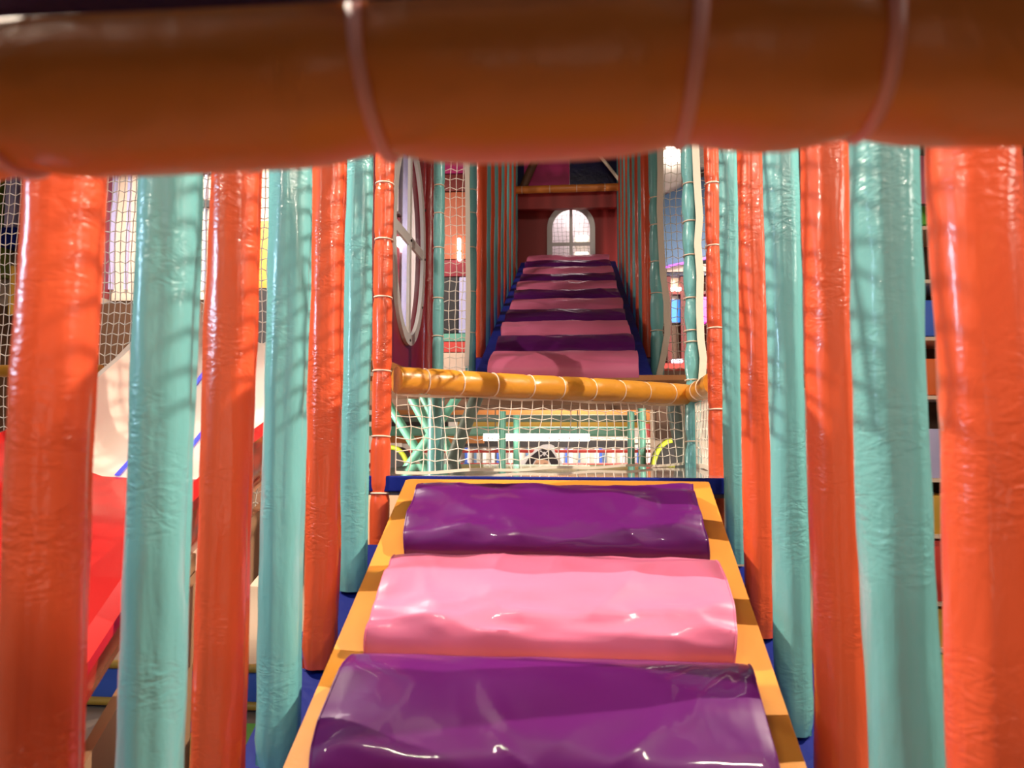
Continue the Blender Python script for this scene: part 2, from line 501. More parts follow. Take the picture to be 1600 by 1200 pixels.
# ------------------------------------------------------------------ columns of the near flight
XL, XR = -0.73, 0.56
def column(px, w_px, X, color, label, group, zbot=None, ztop=2.45, seed=0.0, name='padded_column'):
    c = atX(px, 640, X)
    Y = c.y
    dist = math.hypot(c.x, c.y)
    rad = w_px / FPX * (Y * math.cos(R(YAW)) - c.x * math.sin(R(YAW))) / 2
    zb = low_ramp(Y) - SIDE[-1 if X < 0 else 1] if zbot is None else zbot
    th = thing(name, label, 'column', (X, Y, zb), group)
    # creases roughly face the walkway
    ang = -math.atan2(-Y, -X)
    sgn = 1 if X < 0 else -1
    s = sleeve((X, Y, zb + 0.002), (X, Y, ztop), rad, n=32, amp=0.09, bag=True, seed=seed, crease=((ang + 0.30 * sgn, 0.13, 0.16), (ang - 1.3 * sgn, 0.16, 0.09), (ang + 1.7 * sgn, 0.2, 0.08)))
    put('sleeve', s, color, th)
    bm = new()
    box(bm, (X - rad * 0.86, Y - rad * 0.35, zb - 0.0), (X + rad * 0.86, Y - rad * 0.30, zb + 0.03), 0.003)
    put('bottom_hem', bm, color, th)
    return th
left_cols = [(84, 118, 'orange_vinyl'), (255, 96, 'teal_vinyl'), (358, 78, 'orange_vinyl'), (446, 66, 'teal_vinyl'), (507, 54, 'orange_vinyl'), (556, 44, 'teal_vinyl')]
right_cols = [(1535, 130, 'orange_vinyl'), (1395, 106, 'teal_vinyl'), (1300, 76, 'orange_vinyl'), (1229, 54, 'teal_vinyl'), (1182, 46, 'orange_vinyl'), (1146, 32, 'teal_vinyl')]
for side, cols, X in (('left', left_cols, XL), ('right', right_cols, XR)):
    cnt = {'orange_vinyl': 0, 'teal_vinyl': 0}
    for i, (px, w, c) in enumerate(cols):
        cn = c.split('_')[0]
        k = cnt[c]; cnt[c] += 1
        nm = ['nearest', 'second nearest', 'third nearest'][k]
        column(px, w, X, c, '%s %s padded column along the %s side of the near flight' % (nm, cn, side),
               'padded columns on the %s of the near flight' % side, seed=(3.3 if side == 'left' else 41.7) + i * 2.9)

def tied_post(px, w_px, X, color, label, zb, zt, ties_z, seed=0.0, group='tied posts', tie='tie_pale', pd=0.14, pw=0.02):
    c = atX(px, 640, X); Y = c.y
    rad = w_px / FPX * Y / 2
    th = thing('tied_post', label, 'post', (X, Y, zb), group)
    L = zt - zb
    put('sleeve', sleeve((X, Y, zb), (X, Y, zt), rad, n=24, amp=0.05, pinch=[(z - zb) / L for z in ties_z], pd=pd, seed=seed, seg=0.012, pw=pw), color, th)
    for z in ties_z:
        put('cable_tie', ring(new(), (X, Y, z), (0, 0.08, 1), rad * 0.93, 0.0035, 18, 5), tie, th)
    return Y, rad
def zs_of(pys, px, X): return [atX(px, py, X).z for py in pys]
YLP, _ = tied_post(596, 31, XL, 'orange_vinyl', 'orange padded post bound with white ties at the left front of the landing', low_ramp(2.8) - SIDE[-1] - .12, 3.1, zs_of((282, 372, 464, 580, 682, 770), 596, XL), 2.2)
YRP, _ = tied_post(1119, 25, XR, 'orange_vinyl', 'orange padded post bound with white ties at the right front of the landing', low_ramp(2.9) - SIDE[1] - .1, 3.1, zs_of((278, 380, 512, 640, 775), 1119, XR), 5.2)
# posts further back on both sides of the upper flight
XPL, XPR = -0.78, 0.60
YL1, rl1 = tied_post(683, 18, XPL, 'teal_vinyl', 'teal tied post beside the oval window panel on the left', 1.7125, 4.2, zs_of((285, 330, 385, 465, 525), 683, XPL), 7.2)
YL2, rl2 = tied_post(735, 17, XPL, 'teal_vinyl', 'teal tied post where the left columns of the upper flight begin', 1.7125, 4.6, zs_of((293, 330, 385, 455, 520), 735, XPL), 8.2)
YR1, rr1 = tied_post(1083, 25, XPR, 'teal_vinyl', 'teal tied post bulging between ties at the right end of the yellow rail', 0.0, 3.8, zs_of((278, 340, 395, 464, 516, 534, 594, 690), 1083, XPR), 9.2, pd=0.24, pw=0.045)
YR2, rr2 = tied_post(1028, 21, XPR, 'teal_vinyl', 'teal tied post where the right columns of the upper flight begin', 1.7125, 4.6, zs_of((300, 345, 405, 456, 516), 1028, XPR), 6.2, pd=0.16, pw=0.04)

# ------------------------------------------------------------------ beam over the entrance
def tied_rail(name, p0, p1, r, ties, color, label, cat, tie='tie_pale', pd=0.07, sag=0.0, tr=0.004, seed=0.0, amp=0.05, lean=0.0, seg=0.02, n=30, pw=0.014):
    p0 = Vector(p0); p1 = Vector(p1)
    th = thing(name, label, cat, p0)
    put('sleeve', sleeve(p0, p1, r, n=n, seg=seg, amp=amp, pinch=ties, pd=pd, seed=seed, sag=sag, pw=pw), color, th)
    d = (p1 - p0).normalized()
    for k, q in enumerate(ties):
        dd = d + Vector((0, 0, lean * ((k % 3) - 1)))
        put('cable_tie', ring(new(), p0 + (p1 - p0) * q, dd, r * (1 - pd * 0.9) + tr * 0.3, tr, 26, 6), tie, th)
    return th
BY = 0.56
bz = EYE + 0.287
# ties located along the beam
bx0, bx1 = -0.85, 0.62
def beam_q(px): return (atY(px, 120, BY).x - bx0) / (bx1 - bx0)
tied_rail('padded_beam', (bx0, BY, bz - 0.012), (bx1, BY, bz + 0.010), 0.067, [beam_q(-330), beam_q(25), beam_q(590), beam_q(1075), beam_q(1348)], 'shaded_yellow_vinyl',
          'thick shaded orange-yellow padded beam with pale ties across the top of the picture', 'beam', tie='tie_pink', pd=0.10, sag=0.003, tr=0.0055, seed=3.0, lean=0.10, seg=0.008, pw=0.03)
t = thing('overhead_deck', 'dark navy deck underside above the yellow beam in the upper left corner', 'deck', (CX, -0.4, 1.646))
put('deck_board', box(new(), (-1.0, -1.6, 1.658), (0.8, 0.48, 1.72)), 'navy_vinyl', t, smooth=False)
put('underside_cover', box(new(), (-0.99, -1.59, 1.646), (0.79, 0.475, 1.6575)), 'navy_vinyl', t, smooth=False, label='navy vinyl underside sheet')

# ------------------------------------------------------------------ diagonal yellow rail and its net
A = Vector((XL + 0.05, YLP + 0.03, 0)); B = Vector((XPR - 0.03, YR1, 0))
za = atY(612, 594, A.y).z; zb_ = atY(1085, 616, B.y).z
zr = (za + zb_) / 2
A.z = zr; B.z = zr
tied = [atY_q for atY_q in []]
def rail_q(px):
    # where the sight line through column px meets the rail, measured along it
    v = ray(px, 605); 
    # solve A + q(B-A) = t v in plan
    D = B - A
    det = D.x * (-v.y) - D.y * (-v.x)
    q = ((-A.x) * (-v.y) - (-A.y) * (-v.x)) / det
    return q
tied_rail('padded_rail', A, B, 0.052, [rail_q(p) for p in (663, 717, 770, 826, 873, 922, 967, 1006, 1046)], 'yellow_vinyl',
          'yellow padded rail with pale ties slanting across the landing above the net', 'rail', pd=0.09, tr=0.003, seed=8.0, seg=0.01, pw=0.02)
A2 = Vector((XPR - 0.0, YR1 - 0.05, zr + 0.005)); B2 = Vector((XR + 0.01, YRP + 0.06, zr + 0.005))
tied_rail('padded_rail', A2, B2, 0.048, [0.3, 0.62], 'yellow_vinyl', 'short yellow padded rail between the right teal post and the orange post', 'rail', pd=0.06, tr=0.003, seed=12.0)

def net_thing(label, P00, P10, P11, P01, cell=0.045, r=0.0022, borders=('b', 't'), bw=0.02, belly=0.0, group='white safety nets', wavy=0.012, vstretch=1.0, jit=0.12, cord='cord_white'):
    P00, P10, P11, P01 = map(Vector, (P00, P10, P11, P01))
    th = thing('safety_net', label, 'net', (P00 + P10) / 2, group)
    put('netting', net_mesh(P00, P10, P11, P01, cell, r, jit, belly, vstretch), cord, th, smooth=False)
    edges = {'b': (P00, P10), 't': (P01, P11), 'l': (P00, P01), 'r': (P10, P11)}
    nrm = (P10 - P00).cross(P01 - P00).normalized()
    for e in borders:
        a, b = edges[e]
        k = max(4, int((b - a).length / 0.06))
        d = (b - a).normalized(); w = d.cross(nrm)
        pts = [a + (b - a) * (i / k) + w * (wavy * math.sin(i * 0.9 + len(label))) for i in range(k + 1)]
        put('border_tape', ribbon(new(), pts, bw, w), 'webbing', th)
    return th
off = Vector((0, 0.012, 0))
net_thing('white safety net hanging below the slanting yellow rail down to the landing',
          Vector((A.x, A.y, LZ + 0.012)), Vector((B.x - 0.02, B.y, LZ + 0.012)), Vector((B.x - 0.02, B.y, zr - 0.054)), Vector((A.x, A.y, zr - 0.054)),
          cell=0.054, r=0.0021, vstretch=0.8, borders=('b', 't', 'r'), bw=0.012, wavy=0.004)
net_thing('narrow white safety net below the short yellow rail at the right',
          Vector((A2.x, A2.y - 0.03, LZ + 0.012)), Vector((B2.x + 0.02, B2.y, LZ + 0.012)), Vector((B2.x + 0.02, B2.y, zr - 0.05)), Vector((A2.x, A2.y - 0.03, zr - 0.05)),
          cell=0.045, borders=('b', 'l'), bw=0.022, wavy=0.004)
net_thing('white safety net between two teal posts on the left of the upper flight',
          (-1.03, YL2 - 0.06, DZ + 0.003), (XPL - 0.01, YL2 - 0.06, DZ + 0.003), (XPL - 0.01, YL2 - 0.06, 4.3), (-1.03, YL2 - 0.06, 4.3), cell=0.05, r=0.003, vstretch=1.45, borders=('l',), bw=0.02, wavy=0.01)
net_thing('white safety net beside the teal posts on the right of the upper flight',
          (XPR + 0.03, YR2 + 0.02, DZ + 0.003), (1.05, YR2 + 0.02, DZ + 0.003), (1.05, YR2 + 0.02, 4.3), (XPR + 0.03, YR2 + 0.02, 4.3), cell=0.042, r=0.0026, vstretch=1.5, borders=('b', ), bw=0.03, wavy=0.01)
for X, sd in ((XR, 'right'), (XL, 'left')):
    net_thing('white safety net stretched above the tops of the near columns on the %s' % sd,
              (X, 0.9, 2.46), (X, 2.6, 2.46), (X, 2.6, 3.3), (X, 0.9, 3.3), cell=0.04, r=0.0042, borders=('t',), bw=0.03)
# loose white tapes laced to the posts
def tape(px_list, X, label, w=0.03, wd=(0.25, 1, 0)):
    pts = [atY(px, py, X) for px, py in px_list]
    # resample
    out = []
    for a, b in zip(pts, pts[1:]):
        for k in range(4): out.append(a.lerp(b, k / 4))
    out.append(pts[-1])
    y0 = sum(p.y for p in out) / len(out)
    out = [Vector((p.x, p.y, p.z)) for p in out]
    solo('lacing_tape', ribbon(new(), out, w, (1, 0.0, 0), 0.006), 'webbing', label, 'tape', tuple(out[-1]), 'lacing tapes on the posts')
tape([(1031, 215), (1032, 270), (1031, 330), (1033, 380), (1036, 430), (1042, 470), (1043, 520), (1036, 560), (1031, 582), (1030, 588)], YR2 - 0.07, 'wavy white lacing tape down the farther right teal post', 0.045)
tape([(1086, 215), (1089, 280), (1093, 340), (1090, 380), (1094, 430), (1093, 480), (1095, 530), (1099, 560), (1097, 592)], YR1 - 0.055, 'wavy white lacing tape down the teal post above the rail', 0.036)
tape([(727, 215), (730, 280), (731, 340), (731, 400), (732, 460), (731, 520), (729, 572)], YL2 - 0.075, 'white lacing tape down the farther left teal post', 0.035)

# ------------------------------------------------------------------ upper flight
t = thing('upper_deck', 'brown plywood deck under the upper flight with bare underside', 'deck', (CX, 6.5, DZ - 0.03))
put('deck_board', box(new(), (-2.3, 4.43, DZ - 0.03), (1.6, 9.6, DZ)), 'plywood', t, smooth=False)
put('side_board', box(new(), (-1.06, 2.95, DZ - 0.03), (-0.9, 4.428, DZ)), 'plywood', t, smooth=False)
put('side_board', box(new(), (-0.899, 4.08, DZ - 0.03), (-0.70, 4.428, DZ)), 'plywood', t, smooth=False)
for yy in (5.4, 6.6, 7.8):
    put('joist', box(new(), (-2.3, yy - 0.03, DZ - 0.09), (1.6, yy + 0.03, DZ - 0.031)), 'dark_wood', t, smooth=False)
t = thing('upper_ramp', 'blue padded ramp carrying the upper flight of steps', 'ramp', (CX, 4.3, DZ))
bm = new()
pts = [(RX0, 4.28, DZ + 0.001), (RX0, 4.28, up_ramp(4.28)), (RX0, 8.36, up_ramp(8.36)), (RX0, 8.4, up_ramp(8.36) + 0.01), (RX0, 8.4, DZ + 0.001)]
pts = [(RX0, 4.44, DZ + 0.001), (RX0, 4.48, up_ramp(4.48) + 0.005), (RX0, 8.36, up_ramp(8.36)), (RX0, 9.0, up_ramp(8.36)), (RX0, 9.0, DZ + 0.001)]
prism(bm, pts, (RX1 - RX0, 0, 0))
put('ramp_cover', bm, 'blue_vinyl', t, smooth=False)
n_p = n_q = 0
k = -2
idx = 0
while True:
    yb = 5.15 + 0.36 * k
    if yb > 8.2: break
    pink = (k % 2 == 0)
    if pink:
        n_p += 1; lab = 'pink padded step of the upper flight, the %s pink one above the yellow rail' % ORD[n_p - 1]; c = 'pink_vinyl'
    else:
        n_q += 1; lab = 'dark purple padded step of the upper flight, the %s purple one above the yellow rail' % ORD[n_q - 1]; c = 'purple_vinyl'
    bolster(yb, up_ramp, 0.15 / 0.36, c, lab, 'padded steps of the upper flight', h=0.10, length=0.35, seed=20 + k * 1.9, fold=0.5)
    k += 1
for s, (x0, x1), lab in ((-1, (-0.84, RX0 - 0.004), 'blue padded kerb under the columns on the left of the upper flight'),
                         (1, (RX1 + 0.004, 0.66), 'blue padded kerb under the columns on the right of the upper flight')):
    ya = 5.25
    pts = [(x0, ya, DZ + 0.001), (x0, ya, max(DZ + 0.02, up_ramp(ya) - 0.26)), (x0, 9.0, up_ramp(9.0) - 0.26), (x0, 9.0, DZ + 0.001)]
    if s < 0: pts = [(p[0], max(p[1], YL2 + rl2 + 0.02), p[2]) for p in pts]
    else: pts = [(p[0], max(p[1], YR2 + rr2 + 0.02), p[2]) for p in pts]
    solo('side_pad', prism(new(), pts, (x1 - x0, 0, 0)), 'blue_vinyl', lab, 'padding', ((x0 + x1) / 2, 7, DZ), 'blue side pads of the upper flight', smooth=False)
for side, X, y0 in (('left', XL, YL2 + 0.16), ('right', XR, YR2 + 0.22)):
    i = 0
    y = y0
    while y < 8.9:
        c = 'orange_vinyl' if i % 2 == 0 else 'teal_vinyl'
        cn = c.split('_')[0]
        zb = up_ramp(y) - 0.26 + 0.001
        th = thing('padded_column', '%s padded column by the upper flight, %s %s one back from the %s lacing tape' % (cn, ORD[i // 2], cn, side), 'column', (X, y, zb),
                   'padded columns on the %s of the upper flight' % side)
        put('sleeve', sleeve((X, y, zb), (X, y, zb + 2.75), 0.047, n=20, seg=0.05, amp=0.10, bag=True, seed=60 + i * 1.7 + (30 if side == 'left' else 0), crease=((-PI / 2 + (0.5 if side == 'left' else -0.5), 0.2, 0.12),)), c, th)
        y += 0.285; i += 1

# ------------------------------------------------------------------ end wall with arched window
YW = 9.02
wl = atY(855, 408, YW); wr = atY(930, 408, YW); wt = atY(892, 320, YW)
wcx = (wl.x + wr.x) / 2; wro = (wr.x - wl.x) / 2; wtop = wt.z
wbot = up_ramp(8.36) + 0.0
ZT = EYE + 3.02
def arch(cx, r, zbot, ztop, Y, n=20):
    zc = ztop - r
    pts = [(cx - r, Y, zbot)]
    pts += [(cx + r * math.cos(PI - PI * k / n), Y, zc + r * math.sin(PI - PI * k / n)) for k in range(n + 1)]
    pts += [(cx + r, Y, zbot)]
    return pts
bm = new()
inner = arch(wcx, wro - 0.03, wbot, wtop - 0.03, YW)
outer = [(-0.95, YW, wbot), (-0.95, YW, ZT), (0.80, YW, ZT), (0.80, YW, wbot)]
prism(bm, outer + inner[::-1], (0, 0.05, 0))
t = struct('wall_end', bm, 'red_wall')
t = thing('window_1', 'arched white framed window in the red end wall at the top of the stairs', 'window', (wcx, YW, wbot))
t['kind'] = 'structure'
bm = new()
fw = 0.065
o_ = arch(wcx, wro, wbot, wtop, YW - 0.03); i_ = arch(wcx, wro - fw, wbot, wtop - fw, YW - 0.03)
prism(bm, o_ + i_[::-1], (0, 0.03, 0))
put('window_frame', bm, 'frame_grey', t, smooth=False)
zm = atY(892, 382, YW).z
bm = new(); box(bm, (wcx - 0.02, YW - 0.025, wbot + 0.001), (wcx + 0.02, YW - 0.002, wtop - fw))
box(bm, (wcx - wro + fw, YW - 0.024, zm - 0.02), (wcx + wro - fw, YW - 0.003, zm + 0.02))
put('mullion', bm, 'frame_grey', t, smooth=False)
put('pane', prism(new(), arch(wcx, wro - fw, wbot + 0.002, wtop - fw, YW - 0.012), (0, 0.003, 0)), 'window_glass', t, smooth=False)
# lit room behind the window
solo('backing_wall', box(new(), (wcx - 1.2, 9.9, DZ), (wcx + 1.2, 9.95, 5.0)), 'white_plain', 'bright white wall seen through the arched window', 'wall', (wcx, 9.9, DZ), smooth=False)
net_thing('fine net behind the arched window', (wcx - 0.5, 9.4, DZ + 0.02), (wcx + 0.5, 9.4, DZ + 0.02), (wcx + 0.5, 9.4, 4.3), (wcx - 0.5, 9.4, 4.3), cell=0.055, r=0.0018, borders=(), group='nets behind windows', cord='grey_steel', jit=0.03)
for zpy, lab in ((372, 'upper glowing lamp seen through the arched window'), (398, 'lower glowing lamp seen through the arched window')):
    p0 = atY(899, zpy, 9.82); p1 = atY(919, zpy, 9.82)
    t = thing('wall_lamp_or_glint', lab, 'lamp', ((p0.x + p1.x) / 2, 9.88, p0.z), 'lamps behind the arched window')
    put('tube', box(new(), (p0.x, 9.80, p0.z - 0.035), (p1.x, 9.86, p0.z + 0.035), 0.01), 'lamp_yellow', t)
    put('backplate', box(new(), (p0.x - 0.02, 9.861, p0.z - 0.045), (p1.x + 0.02, 9.903, p0.z + 0.045)), 'white_plain', t, smooth=False)
area('window_room_lamp', (wcx, 9.55, 4.7), (wcx, 9.9, 3.2), 0.5, 11, (1.0, 0.88, 0.8))
area('upper_flight_fill', (0.0, 6.6, 4.7), (0.0, 9.0, 3.3), 0.3, 1.8, WARM, spread=90)  # added dim fill to lift the end wall and window frame

# beam, braces and roof panels above the end wall
zb = atY(890, 293, 8.7).z
tied_rail('padded_beam', (-0.80, 8.72, zb - 0.01), (0.66, 8.72, zb + 0.0), 0.045, [0.12, 0.35, 0.57, 0.8], 'shaded_yellow_vinyl', 'shaded yellow padded beam above the arched window at the top of the stairs', 'beam', seed=2.0)
solo('header_board', box(new(), (-0.85, 8.80, zb - 0.22), (0.75, 8.88, zb - 0.03)), 'red_wall', 'dark red board below the beam above the arched window', 'board', (0, 8.8, zb - 0.2), smooth=False)
for pa, pb, m, lab in (((814, 300), (838, 246), 'dark_wood', 'slanting brace in painted shade at the upper left of the end wall'), ((968, 282), (938, 244), 'webbing', 'slanting brace coloured white as its highlight at the upper right of the end wall')):  # left brace coloured for its shade, right brace for its highlight
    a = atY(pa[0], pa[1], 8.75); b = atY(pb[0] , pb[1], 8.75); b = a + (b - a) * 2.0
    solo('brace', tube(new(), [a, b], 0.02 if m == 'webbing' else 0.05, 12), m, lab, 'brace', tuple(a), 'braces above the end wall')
pz = atY(890, 291, 9.0).z - 0.06
xm = atY(890, 260, 9.0).x
def panel(x0, x1, m, lab):
    bm = new()
    prism(bm, [(x0, 9.0, pz), (x1, 9.0, pz), (x1, 9.0, pz + 1.6), (x0, 9.0, pz + 1.6)], (0, 0.05, 0))
    solo('gable_panel', bm, m, lab, 'panel', ((x0 + x1) / 2, 9, pz), 'gable panels over the end wall', smooth=False)
panel(-0.62, xm - 0.002, 'magenta_panel', 'dark pink gable panel above the beam over the arched window')
panel(xm + 0.002, 0.62, 'navy_vinyl', 'navy blue gable panel above the beam over the arched window')
panel(-1.2, -0.622, 'navy_vinyl', 'navy gable panel at the far left above the beam')
panel(0.622, 1.0, 'magenta_panel', 'pink gable panel at the far right above the beam')

# ------------------------------------------------------------------ crimson side panel with oval window
XP = -0.97
c0 = atX(637, 376, XP); cb = atX(637, 541, XP)
cy, cz = c0.y, c0.z + 0.0
ry, rz = 0.42, (c0.z - cb.z)
pr = atX(661, 400, XP).y
bm = new()
N = 64
Y0, Y1, Z0, Z1 = 3.05, pr, DZ + 0.001, 4.0
inn, outp = [], []
for k in range(N):
    a = 2 * PI * k / N
    c, s = math.cos(a), math.sin(a)
    inn.append((cy + (ry - 0.02) * c, cz + (rz - 0.02) * s))
    tx = ((Y1 - cy) / c if c > 0 else (Y0 - cy) / c) if abs(c) > 1e-6 else 1e9
    tz = ((Z1 - cz) / s if s > 0 else (Z0 - cz) / s) if abs(s) > 1e-6 else 1e9
    q = min(tx, tz)
    outp.append((cy + q * c, cz + q * s))
for (ya, za_) in ((Y0, Z0), (Y0, Z1), (Y1, Z0), (Y1, Z1)):
    kk = min(range(N), key=lambda i: (outp[i][0] - ya) ** 2 + (outp[i][1] - za_) ** 2)
    outp[kk] = (ya, za_)
F = {}
for lab_, X in (('f', XP), ('b', XP - 0.04)):
    F[lab_] = ([bm.verts.new((X, y, z)) for y, z in inn], [bm.verts.new((X, y, z)) for y, z in outp])
for k in range(N):
    k2 = (k + 1) % N
    for L_ in 'fb':
        i_, o_ = F[L_]; bm.faces.new((i_[k], i_[k2], o_[k2], o_[k]))
    bm.faces.new((F['f'][0][k], F['f'][0][k2], F['b'][0][k2], F['b'][0][k]))
    bm.faces.new((F['f'][1][k], F['f'][1][k2], F['b'][1][k2], F['b'][1][k]))
t = thing('window_panel', 'crimson wall panel with an oval white framed window on the left behind the landing', 'panel', (XP, cy, Z0))
put('panel_board', bm, 'crimson_panel', t, smooth=False)
bm = new()
loops = []
for (X, d) in ((XP + 0.022, 0.0), (XP + 0.022, -0.062), (XP + 0.001, -0.062), (XP + 0.001, 0.0)):
    loops.append([bm.verts.new((X, cy + (ry + d) * math.cos(2 * PI * k / N), cz + (rz + d) * math.sin(2 * PI * k / N))) for k in range(N)])
for q in range(4):
    for k in range(N):
        bm.faces.new((loops[q][k], loops[q][(k + 1) % N], loops[(q + 1) % 4][(k + 1) % N], loops[(q + 1) % 4][k]))
fr = put('window_frame', bm, 'frame_grey', t, smooth=False)
bm = new()
box(bm, (XP + 0.002, cy - 0.025, cz - rz + 0.03), (XP + 0.018, cy + 0.025, cz + rz - 0.03))
box(bm, (XP + 0.0025, cy - ry + 0.03, cz - 0.03), (XP + 0.0175, cy + ry - 0.03, cz + 0.03))
put('mullion', bm, 'frame_grey', t, smooth=False)
for (dy, dz) in ((0, rz - .03), (0, -rz + .03), (ry - .03, 0.3), (0, 0), (ry - .03, -0.02), (0.33, -rz * 0.55)):
    put('bolt', ring(new(), (XP + 0.023, cy + dy, cz + dz), (1, 0, 0), 0.005, 0.004, 8, 5), 'near_black', t)
put('pane', prism(new(), [(XP - 0.012, cy + (ry - .03) * math.cos(2 * PI * k / N), cz + (rz - .03) * math.sin(2 * PI * k / N)) for k in range(N)], (0.004, 0, 0)), 'window_glass', t, smooth=False)
cp = atX(668, 400, XP)
solo('padded_post', sleeve((XP, cp.y, DZ + 0.001), (XP, cp.y, 4.0), 0.062, n=24, amp=0.05, seed=77, seg=0.03), 'crimson_vinyl', 'dark crimson padded post at the end of the oval window panel', 'post', (XP, cp.y, DZ))
# things behind the oval window and the left net
def bgbox(px0, py0, px1, py1, Y, th=0.05, bev=0.0):
    a = atY(px0, py1, Y); b = atY(px1, py0, Y)
    return box(new(), (min(a.x, b.x), Y, min(a.z, b.z)), (max(a.x, b.x), Y + th, max(a.z, b.z)), bev)
BACKS = []
def bg(name, px0, py0, px1, py1, Y, m, label, cat, th=0.05, group=None, bev=0.0):
    for k in BACKS:
        if k - 0.6 < Y < k: th = k - Y
    bm = bgbox(px0, py0, px1, py1, Y, th, bev)
    a = atY((px0 + px1) / 2, py1, Y)
    return solo(name, bm, m, label, cat, tuple(a), group, smooth=False)
BACKS[:] = [7.9]
struct('wall_play', bgbox(585, 150, 730, 586, 7.9, 0.05), 'dark_red')
bg('pale_board', 606, 150, 625, 330, 7.7, 'pale_wall', 'pale board seen through the oval window', 'board')
bg('lilac_board', 626, 150, 640, 560, 7.66, 'lavender', 'lilac upright board seen through the oval window', 'board')
bg('crimson_board', 606, 340, 625, 560, 7.7, 'crimson_panel', 'crimson board low behind the oval window', 'board')
bg('grey_board', 641, 150, 656, 560, 7.7, 'pale_wall', 'pale grey board behind the right half of the oval window', 'board')
bg('wall_lamp_or_glint', 620, 370, 625, 384, 7.6, 'lamp_white', 'small glowing lamp seen through the oval window', 'lamp')
bg('orange_board', 688, 300, 728, 405, 7.6, 'rust_paint', 'plain orange panel behind the left net of the upper flight', 'panel')
bg('brown_board', 688, 272, 728, 299, 7.6, 'dark_red', 'dark red-brown panel above the orange panel behind the left net', 'panel')
bg('pink_board', 688, 205, 728, 271, 7.6, 'magenta_panel', 'magenta panel high behind the left net of the upper flight', 'panel')
bg('crimson_board', 688, 406, 728, 432, 7.6, 'crimson_panel', 'crimson board below the orange panel behind the left net', 'panel')
bg('dark_cabinet', 688, 433, 716, 520, 7.6, 'near_black', 'black cabinet low behind the left net of the upper flight', 'cabinet')
bg('lilac_board', 717, 433, 728, 520, 7.6, 'lavender', 'lilac board beside the black cabinet behind the left net', 'panel')
bg('green_ledge', 688, 521, 728, 533, 7.5, 'teal_steel', 'green ledge under the black cabinet behind the left net', 'ledge', th=0.15)
bg('red_ledge', 688, 534, 728, 550, 7.5, 'red_plain', 'red ledge low behind the left net of the upper flight', 'ledge', th=0.15)
bg('cream_box', 690, 551, 728, 584, 7.5, 'beige', 'cream box on the deck behind the left net', 'box', th=0.2)
for py0, py1, lab in ((372, 389, 'upper small glowing patch for a lamp reflection on the orange panel behind the left net'), (393, 406, 'lower small glowing patch for a lamp reflection on the orange panel behind the left net')):
    bg('wall_lamp_or_glint', 715, py0, 719, py1, 7.55, 'lamp_white', lab, 'lamp', group='lamp reflections behind the left net')  # lamp reflections on the panel, made as small glowing boxes

# ------------------------------------------------------------------ below the upper deck
def post_px(px, X, pt, pb, w, m, lab, cat='post', group='teal posts under the upper deck', zbot=0.0, name='steel_post'):
    c = atX(px, 680, X); r = w / FPX * c.y / 2
    solo(name, tube(new(), [(X, c.y, zbot), (X, c.y, DZ - 0.09)], r, 16), m, lab, cat, (X, c.y, zbot), group)
post_px(785, -0.80, 0, 0, 11, 'teal_steel', 'left teal steel post under the upper deck, beside the pirate cutout')
post_px(807, -0.77, 0, 0, 10, 'teal_steel', 'teal steel post just left of the pirate cutout')
post_px(986, 0.62, 0, 0, 11, 'teal_steel', 'left one of the two teal steel posts beside the lime arch')
post_px(1003, 0.66, 0, 0, 12, 'teal_steel', 'right one of the two teal steel posts beside the lime arch')
cg = atY(681, 690, 4.75)
solo('padded_post', sleeve((cg.x, 4.75, 0.0), (cg.x, 4.75, DZ - 0.031), 0.054, n=20, amp=0.04, seed=31), 'teal_vinyl', 'thick dark teal post under the deck behind the left part of the net', 'post', (cg.x, 4.75, 0))
def brace(p0, p1, Y0, Y1, r, m, lab, group):
    a = atY(p0[0], p0[1], Y0); b = atY(p1[0], p1[1], Y1)
    lo, hi = (a, b) if a.z < b.z else (b, a)
    dd = hi - lo
    a = lo - dd * (0.5 if lo.z > 1.1 else 0.0); b = lo + dd * ((DZ - 0.032 - lo.z) / dd.z)
    solo('brace', tube(new(), [a, b], r, 12), m, lab, 'brace', tuple(a), group)
G_ = 'braces under the deck behind the net'
brace((628, 742), (690, 655), 5.6, 5.6, 0.035, 'teal_steel', 'pale teal brace rising to the right behind the net', G_)
brace((612, 640), (678, 745), 5.7, 5.7, 0.035, 'teal_steel', 'pale teal brace falling to the right behind the net, crossing another', G_)
brace((640, 615), (668, 665), 5.5, 5.5, 0.04, 'teal_steel', 'short dull teal brace high beside the dark post behind the net', G_)
brace((697, 742), (742, 628), 4.6, 4.6, 0.042, 'grey_steel', 'dark grey brace leaning against the teal post behind the net', G_)
brace((708, 716), (722, 745), 5.2, 5.2, 0.03, 'teal_steel', 'short teal brace foot low behind the net', G_)
brace((1072, 742), (1050, 625), 4.8, 4.8, 0.045, 'grey_steel', 'grey brace leaning beside the right teal post behind the net', G_)
